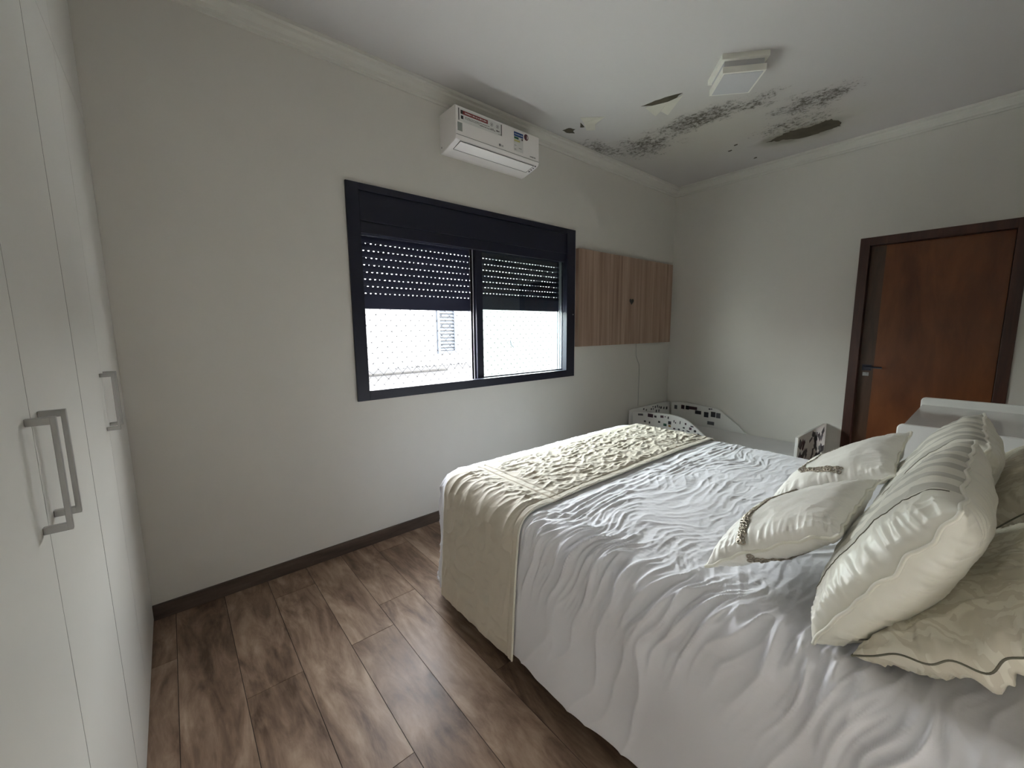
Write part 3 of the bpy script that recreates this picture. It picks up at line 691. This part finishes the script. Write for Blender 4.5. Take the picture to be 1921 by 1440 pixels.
# ------------------------------------------------------------------ bed
ZT = .68
bd = empty('double_bed', (1.81, .6, 0)); tag(bd, 'double bed under a white duvet, its dark base in shadow', 'bed')
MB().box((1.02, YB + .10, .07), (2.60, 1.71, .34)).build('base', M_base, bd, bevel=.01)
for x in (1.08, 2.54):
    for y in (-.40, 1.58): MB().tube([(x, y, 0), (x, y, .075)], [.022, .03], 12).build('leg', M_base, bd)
MB().box((1.03, YB + .10, .34), (2.59, 1.71, .60)).build('mattress', M_mattress, bd, bevel=.05, seg=4)
MB().box((.98, YB + .02, .05), (2.64, YB + .09, 1.12)).build('headboard', M_whitegloss, bd, bevel=.02, seg=3)

RX0, RX1, RY0, RY1, RC, RE = 1.055, 2.585, YB + .12, 1.725, .085, .085   # flat plateau of the bed top
ZHEM = .115
HL = ZT - ZHEM
def surf(U, V):
    """unrolled cloth coordinates -> position and outward normal on the made bed"""
    qx = np.clip(U, RX0 + RC, RX1 - RC); qy = np.minimum(V, RY1 - RC)
    dx, dy = U - qx, V - qy; rr = np.hypot(dx, dy) + 1e-12
    nx, ny = dx / rr, dy / rr
    d = rr - RC; inside = d <= 0
    dd = np.maximum(d, 0)
    arc = RE * np.pi / 2
    th = np.minimum(dd, arc) / RE
    drop = np.maximum(dd - arc, 0)
    o = RE * np.sin(th) + drop * .085 ; zz = -RE * (1 - np.cos(th)) - drop
    bx, by = qx + nx * np.minimum(rr, RC), qy + ny * np.minimum(rr, RC)
    X = bx + nx * o; Y = by + ny * o
    dome = .010 * sstep(0, .4, np.minimum(np.minimum(U - RX0, RX1 - U), RY1 - V))
    Z = ZT + zz + dome
    nz = np.cos(th); nh = np.sin(th)
    return X, Y, Z, nx * nh, ny * nh, np.maximum(nz, .0), dd
def ridge(x, y, seed, p_=1.6):
    n = 1 - np.abs(noise(x, y, seed)) * 1.6
    return np.clip(n, 0, 1) ** p_
def duvet_disp(U, V):
    e = RX0 - U                         # + = down the left side
    ef = V - RY1
    wv = fbm(U * 3, V * 3, 5, 2) * .05
    # long folds that start on the top edge and run down the side, swept toward the foot as they fall
    qv = V - .38 * e + wv
    near = np.exp(-((e - .06) / .17) ** 2)
    sel = sstep(.0, .5, .5 + noise(V * 4.2, e * 2.0, 11) * .9)
    fold = (ridge(qv * 15, e * 2.6, 21, 3.0) * .016 + ridge(qv * 29 + .3, e * 5, 22, 2.4) * .008) * near * (.35 + .75 * sel)
    lng = ridge(qv * 6.5, e * 1.1, 31, 4.5) * .016 * sstep(-.05, .15, e) * (1 - .55 * sstep(.2, .6, e)) * (.3 + .7 * sel)
    hang = np.sin((V * 9 + noise(V * 2, e, 41) * 2)) * .009 * sstep(.15, .55, e) + noise(V * 5, e * 3, 44) * .012 * sstep(.1, .4, e)
    # crinkles on the top, stretched along the bed's width
    on = 1 - sstep(-.05, .1, e)
    msk = sstep(-.45, .55, noise(U * 3.2 + 4, V * 4.0, 57)); cr = ridge(U * 3.6 + wv * 9, V * 19 + wv * 26 + U * 2, 51, 2.2) * .0060 * (.35 + .65 * msk) + ridge(U * 10 + wv * 14, V * 31 + wv * 40, 52, 1.8) * .0030 * (1 - .5 * msk) + fbm(U * 40, V * 48, 53, 2) * .0011 + fbm(U * 4, V * 5, 54, 2) * .005
    calm = .3 + .7 * sstep(.0, .35, V)
    cr = cr * calm; fold = fold * (.45 + .55 * sstep(-.1, .25, V))
    cr = cr * on * (.55 + .45 * sstep(-.3, .4, noise(U * 2.2, V * 2.6, 55)))
    ftd = (ridge((U + wv) * 14, ef * 3, 61, 1.4) * .006) * sstep(-.05, .05, ef) * (1 - .5 * sstep(.1, .5, ef))
    band = 1 - sstep(1.07, 1.12, V) * (1 - sstep(1.74, 1.80, V)) * .88   # pressed flat under the runner
    # gathers pulled along the runner's border
    gath = ridge(U * 1.6 + wv * 5, V * 36 + wv * 12, 71, 1.6) * .0060 * np.exp(-((V - 1.0) / .09) ** 2) * on
    dip = -.012 * np.exp(-((V + .05) / .25) ** 2) * on
    return (fold + lng + hang + cr + ftd + gath) * band + dip
def cloth(name, U, V, disp, mat, parent=None, lift=0.0, hemwave=0.0, thick=True, attr=None):
    X, Y, Z, nx, ny, nz, dd = surf(U, V)
    n = np.sqrt(nx ** 2 + ny ** 2 + nz ** 2)
    D = disp + lift
    P = np.stack([X + nx / n * D, Y + ny / n * D, Z + nz / n * D], -1)
    o = grid_mesh(name, P, mat, parent)
    return o
MX = HL + RE * (math.pi / 2 - 1) + .0
nu, nv = 820, 640
us = np.concatenate([np.linspace(RX0 - MX, RX0 + .35, 430), np.linspace(RX0 + .355, RX1 - .1, 260), np.linspace(RX1 - .09, RX1 + .4, 60)])
vs = np.linspace(RY0, RY1 + MX, 760)
U, V = np.meshgrid(us, vs, indexing='ij')
# clamp the corner flap so that the skirt hem stays level round the foot corners
qx = np.clip(U, RX0 + RC, RX1 - RC); qy = np.minimum(V, RY1 - RC); dx, dy = U - qx, V - qy; rr = np.hypot(dx, dy) + 1e-12
lim = RC + MX + .012 * noise(U * 3, V * 3, 91)
sc_ = np.minimum(1, lim / rr)
Uc, Vc = qx + dx * sc_, qy + dy * sc_
dv = cloth('duvet', Uc, Vc, duvet_disp(Uc, Vc), M_duvet)
m = dv.modifiers.new('thickness', 'SOLIDIFY'); m.thickness = .006; m.offset = -1
tag(dv, 'white crinkled cotton duvet draped over the double bed to near the floor', 'duvet')

# bed runner
def runner_disp(U, V):
    e = RX0 - U; wv = fbm(U * 3, V * 3, 105, 2) * .05; on = 1 - sstep(-.04, .08, e)
    cr = ridge(U * 9 + wv * 8, V * 20 + wv * 18, 151, 1.8) * .0068 + ridge(U * 22, V * 30, 152, 1.2) * .0032 + fbm(U * 45, V * 45, 153, 2) * .0018
    side = (ridge((V - .15 * e) * 15, e * 2.5, 161, 1.5) * .008) * np.exp(-((e - .08) / .16) ** 2) + (fbm(U * 9, V * 9, 162, 3) * .004 + ridge(U * 12 + V * 9, V * 10 - U * 4, 163, 2.5) * .0035) * sstep(0, .2, e)
    seam = sum(np.exp(-((U - c_) / .0035) ** 2) for c_ in (1.165, 1.205)) * .006
    edge = np.minimum(V - 1.115, 1.662 - V); ed = sstep(0, .03, edge)
    hem = np.exp(-((V - 1.142) / .003) ** 2) * .003
    flat = (.35 + .65 * sstep(.02, .05, edge)) * (.25 + .75 * sstep(.02, .06, np.abs(U - 1.185)))
    return (cr * on + side) * flat - seam - hem
NR = RX0 - MX - .012
us = np.concatenate([np.linspace(NR, RX0 + .25, 380), np.linspace(RX0 + .255, RX1 - .05, 300), np.linspace(RX1 - .04, RX1 + .35, 60)])
vs = np.linspace(1.115, 1.662, 260)
U, V = np.meshgrid(us, vs, indexing='ij')
D = runner_disp(U, V); e_ = RX0 - U
U2 = U; V2 = V + .004 * noise(U * 4, V * 0 + 3, 8) - .006 * sstep(.2, .6, e_)
D = D + duvet_disp(U2, V2) * .5
rn = cloth('bed_runner', U2, V2, D, M_runner, lift=.014)
m = rn.modifiers.new('thickness', 'SOLIDIFY'); m.thickness = .009; m.offset = -1
tag(rn, 'cream quilted satin bed runner laid across the foot of the duvet', 'bed runner')
def border(vv):
    us_ = np.linspace(NR, RX1 + .3, 500); vvv = vv + .004 * noise(us_ * 4, us_ * 0 + 3, 8) - .006 * sstep(.2, .6, RX0 - us_)
    X, Y, Z, nx, ny, nz, dd = surf(us_, vvv); n = np.sqrt(nx ** 2 + ny ** 2 + nz ** 2); d_ = .012
    return [(a_, b_, c_) for a_, b_, c_ in zip(X + nx / n * d_, Y + ny / n * d_, Z + nz / n * d_)]
MB().tube(border(1.113), .0042, 7).build('piping', M_piping, rn, smooth=True)
MB().tube(border(1.664), .0035, 7).build('piping', M_piping, rn, smooth=True)

# ------------------------------------------------------------------ pillows
def pillow(name, corners, tf, tb_, mat, pinch=.05, expo=.5, seed=0, wr=.006, pipe=M_piping, piper=.0045, nres=150, sag=0, power=2.4, deep=.0, border_wave=.004, mod=None):
    """corners: bottom-near, top-near, top-far, bottom-far; u runs near->far, v bottom->top"""
    A, B, Cc, Dd = [np.array(c, float) for c in corners]
    t = np.sin(np.linspace(-np.pi / 2, np.pi / 2, nres)); U, V = np.meshgrid(t, t, indexing='ij')
    def plane(u, v):
        a = (u + 1) / 2; b = (v + 1) / 2
        return A * ((1 - a) * (1 - b))[..., None] + B * ((1 - a) * b)[..., None] + Dd * (a * (1 - b))[..., None] + Cc * (a * b)[..., None]
    ctr = (A + B + Cc + Dd) / 4
    N = np.cross((Cc + Dd) - (A + B), (B + Cc) - (A + Dd)); N /= np.linalg.norm(N)      # front normal
    if N[1] < 0 and abs(N[1]) > .2: N = -N
    if N[2] < 0 and abs(N[1]) <= .2: N = -N
    eu = ((Cc + Dd) - (A + B)) / 2; ev = ((B + Cc) - (A + Dd)) / 2; lu, lv = np.linalg.norm(eu), np.linalg.norm(ev)
    # outline: pinched mid sides
    up = U * (1 - pinch * (1 - V ** 2) * np.abs(U) ** 2); vp = V * (1 - pinch * (1 - U ** 2) * np.abs(V) ** 2)
    up = up + border_wave * noise(V * 6, U * 0, seed + 3) * np.abs(U) ** 4 * (1 - V ** 8) * 3; vp = vp + border_wave * noise(U * 6, V * 0 + 5, seed + 4) * np.abs(V) ** 4 * (1 - U ** 8) * 3
    base = plane(up, vp)
    prof = ((1 - np.abs(U) ** power) * (1 - np.abs(V) ** power)).clip(0) ** expo
    objs = []
    sheets = []
    bwv = (.010 * noise(U * 4 + 7, V * 4, seed + 9))[..., None] * N * (np.maximum(np.abs(U), np.abs(V)) ** 6)[..., None]
    for side, T_ in ((1, tf), (-1, tb_)):
        du = 1 - np.abs(U); dv_ = 1 - np.abs(V)
        # creases radiating from the seams
        w = ridge(V * lv * 22, U * 1.2 + side * 3, seed + 11, 1.4) * np.exp(-(du * lu / 2 / .055) ** 1.3) * (1 - np.exp(-(du * lu / .006))) \
            + ridge(U * lu * 22, V * 1.2 + side * 5, seed + 12, 1.4) * np.exp(-(dv_ * lv / 2 / .055) ** 1.3) * (1 - np.exp(-(dv_ * lv / .006)))
        dg = ridge((U - V) * 3.5 * lu * 2, (U + V) * 1.0, seed + 13, 2.0) * sstep(.5, 1.2, np.abs(U * V) ** .5 + .25)
        h = T_ * prof * (1 + .10 * fbm(U * 1.3, V * 1.3, seed + 14 + side, 2)) + wr * (w * 1.0 + dg * .5) * (prof > 0) * np.minimum(1, prof * 3) + wr * .35 * fbm(U * 4, V * 4, seed + 15, 3) * prof
        P = base + N * (side * h)[..., None] + bwv
        if mod is not None: P = mod(P, U, V, side, N)
        sheets.append(P)
    # weld both sheets into one mesh
    n_ = nres
    vF = sheets[0].reshape(-1, 3); vB = sheets[1].reshape(-1, 3)
    idx = np.arange(n_ * n_).reshape(n_, n_); bor = np.zeros((n_, n_), bool); bor[0] = bor[-1] = True; bor[:, 0] = bor[:, -1] = True
    mapB = np.where(bor.reshape(-1), np.arange(n_ * n_), 0); inn = ~bor.reshape(-1); mapB[inn] = n_ * n_ + np.arange(inn.sum())
    verts = np.concatenate([vF, vB[inn]])
    def quads(ix, flip):
        q_ = np.stack([ix[:-1, :-1], ix[1:, :-1], ix[1:, 1:], ix[:-1, 1:]], -1).reshape(-1, 4); return q_[:, ::-1] if flip else q_
    q_ = np.concatenate([quads(idx, False), quads(mapB.reshape(n_, n_), True)])
    me = bpy.data.meshes.new(name); me.vertices.add(len(verts)); me.vertices.foreach_set('co', verts.reshape(-1).astype(np.float32))
    me.loops.add(q_.size); me.loops.foreach_set('vertex_index', q_.reshape(-1).astype(np.int32)); me.polygons.add(len(q_)); me.polygons.foreach_set('loop_start', (np.arange(len(q_)) * 4).astype(np.int32))
    me.update(calc_edges=True)
    bm = bmesh.new(); bm.from_mesh(me); bmesh.ops.recalc_face_normals(bm, faces=bm.faces); bm.to_mesh(me); bm.free()
    me.polygons.foreach_set('use_smooth', [True] * len(me.polygons))
    puv = np.zeros((len(verts), 3), np.float32)
    puv[:n_ * n_, 0] = U.reshape(-1); puv[:n_ * n_, 1] = V.reshape(-1); puv[:n_ * n_, 2] = 1
    puv[n_ * n_:, 0] = U.reshape(-1)[inn]; puv[n_ * n_:, 1] = V.reshape(-1)[inn]; puv[n_ * n_:, 2] = 0
    a = me.attributes.new('puv', 'FLOAT_VECTOR', 'POINT'); a.data.foreach_set('vector', puv.reshape(-1))
    root = empty(name, tuple(ctr - np.array([0, 0, 0])))
    link('pillow_cover', me, mat, root)
    S = sheets[0]
    loop = np.concatenate([S[0, :-1], S[:-1, -1], S[-1, ::-1][:-1], S[::-1, 0][:-1]])
    if pipe is not None:
        MB().tube([tuple(q) for q in loop[::1]], piper, 7, closed=True).build('piping', pipe, root, smooth=True)
    return root, sheets, t, N
def sample(sheets, t, N, u, v, side=0, lift=.002):
    S = sheets[side]; i = min(max(np.searchsorted(t, u), 1), len(t) - 1); j = min(max(np.searchsorted(t, v), 1), len(t) - 1)
    a = (u - t[i - 1]) / (t[i] - t[i - 1]); b = (v - t[j - 1]) / (t[j] - t[j - 1])
    p_ = (S[i - 1, j - 1] * (1 - a) + S[i, j - 1] * a) * (1 - b) + (S[i - 1, j] * (1 - a) + S[i, j] * a) * b
    du = S[i, j] - S[i - 1, j]; dv_ = S[i, j] - S[i, j - 1]; n = np.cross(du, dv_); n /= (np.linalg.norm(n) + 1e-12)
    c = S[len(t) // 2, len(t) // 2] - sheets[1 - side][len(t) // 2, len(t) // 2]
    if n @ c < 0: n = -n
    return p_ + n * lift, n
def beads(root, sheets, t, N, polys, seed):
    rnd = random.Random(seed); mb = MB(); proto = None
    for side, poly, width, step in polys:
        pts = []
        for (a, b), (c, d) in zip(poly[:-1], poly[1:]):
            L_ = math.hypot(c - a, d - b); k = max(1, int(L_ / step))
            for i in range(k): pts.append((a + (c - a) * i / k, b + (d - b) * i / k, (d - b) / L_, -(c - a) / L_))
        for (u, v, nu_, nv_) in pts:
            for off in ((0,) if width == 0 else (-width, width)):
                uu = u + nu_ * off + rnd.uniform(-.012, .012); vv = v + nv_ * off + rnd.uniform(-.012, .012)
                if abs(uu) > .985 or abs(vv) > .985: continue
                p_, n = sample(sheets, t, N, uu, vv, side, .002); n = Vector(n); p_ = Vector(p_)
                a_ = n.cross(Vector((0, 0, 1))).normalized(); b_ = n.cross(a_); r_ = rnd.uniform(.0045, .0065) if width else .0028
                ring = MB().tube([tuple(p_ + (a_ * math.cos(q) + b_ * math.sin(q)) * r_) for q in np.linspace(0, 2 * math.pi, 10, endpoint=False)], r_ * .42, 6, closed=True)
                if width: ring.build('ring_bead', M_bead, root, smooth=True)
                else: n_ = len(mb.v); mb.v += ring.v; mb.f += [tuple(i + n_ for i in f_) for f_ in ring.f]; mb.mi += ring.mi
    if mb.v: o = mb.build('beaded_cord', M_bead, root, smooth=True); o['kind'] = 'stuff'

r1 = pillow('cushion', [(1.115, .475, .725), (1.205, .200, .895), (1.615, .185, .930), (1.52, .47, .75)], .072, .060, M_cushion, seed=2, pinch=.07, expo=.55)
tag(r1[0], 'small ivory satin cushion with beaded zigzag, nearest the front edge of the bed', 'cushion')
beads(*r1, [(0, [(.93, -.34), (.72, -.10), (.30, -.22), (-.40, -.42), (-.97, -.36)], .032, .040), (1, [(-.97, -.34), (-.80, -.10), (-.55, .15), (-.3, .3)], .032, .040), (0, [(.76, -.10), (.90, .15), (.96, .6)], 0, .025)], 1)
r2 = pillow('cushion', [(1.68, .50, .73), (1.79, .17, .905), (2.16, .175, .99), (2.06, .47, .78)], .070, .055, M_cushion, seed=5, pinch=.07, expo=.55)
tag(r2[0], 'small ivory satin cushion with beaded zigzag, farther one behind its twin', 'cushion')
beads(*r2, [(0, [(.93, -.40), (.60, -.05)], .03, .042), (0, [(.60, -.05), (.1, -.35), (-.2, -.52)], 0, .03), (0, [(-.2, -.52), (-.45, -.40), (-.62, -.05), (-.8, .3)], .032, .042)], 2)
def edgeline(r, uu, mat, v0=-.97, v1=.97, rad=.0012):
    root, S, t, N = r; pts = [tuple(sample(S, t, N, uu, v, 0, .0006)[0]) for v in np.linspace(v0, v1, 120)]
    MB().tube(pts, rad, 5).build('stitch_line', mat, root)
r3 = pillow('striped_pillow', [(1.035, .195, .70), (1.10, .010, 1.055), (1.662, .008, 1.085), (1.56, .19, .72)], .080, .105, M_stripe, seed=8, pinch=.045, expo=.46, wr=.009, nres=190)
tag(r3[0], 'large ivory pillow with satin stripes, leaning nearest the camera', 'pillow'); edgeline(r3, -.62, M_stitch)
r4 = pillow('striped_pillow', [(1.63, .19, .70), (1.665, -.02, 1.065), (2.17, .0, 1.087), (2.14, .185, .72)], .085, .10, M_stripe, seed=12, pinch=.045, expo=.46, wr=.008)
tag(r4[0], 'large ivory pillow with satin stripes, far one behind its striped twin', 'pillow'); edgeline(r4, -.62, M_stitch)
def crumple(P, U, V, side, N):
    w = np.exp(-((U + 1) / .30) ** 2 - ((V + .50) / .26) ** 2)
    P = P + w[..., None] * np.array([-.020, -.020, -.008])
    P = P + (w * np.sin(V * 26 + U * 9) * .010)[..., None] * N
    P[..., 2] = np.maximum(P[..., 2], .688)
    return P
r5 = pillow('damask_pillow', [(1.05, .130, .700), (1.12, -.42, 1.06), (1.74, -.42, 1.08), (1.68, .06, .715)], .070, .085, M_damask, seed=17, pinch=.05, expo=.5, wr=.016, nres=190, pipe=M_stitch, piper=.002, mod=crumple)
tag(r5[0], 'beige damask pillow with scroll pattern, crumpled corner on the bed, behind the near striped pillow', 'pillow')
r6 = pillow('damask_pillow', [(1.78, .06, .71), (1.82, -.40, 1.15), (2.40, -.40, 1.17), (2.36, .06, .72)], .085, .085, M_damask, seed=23, pinch=.05, expo=.5, wr=.012, pipe=M_stitch, piper=.002)
tag(r6[0], 'beige damask pillow cut by the right edge of the photo, behind the far striped pillow', 'pillow')
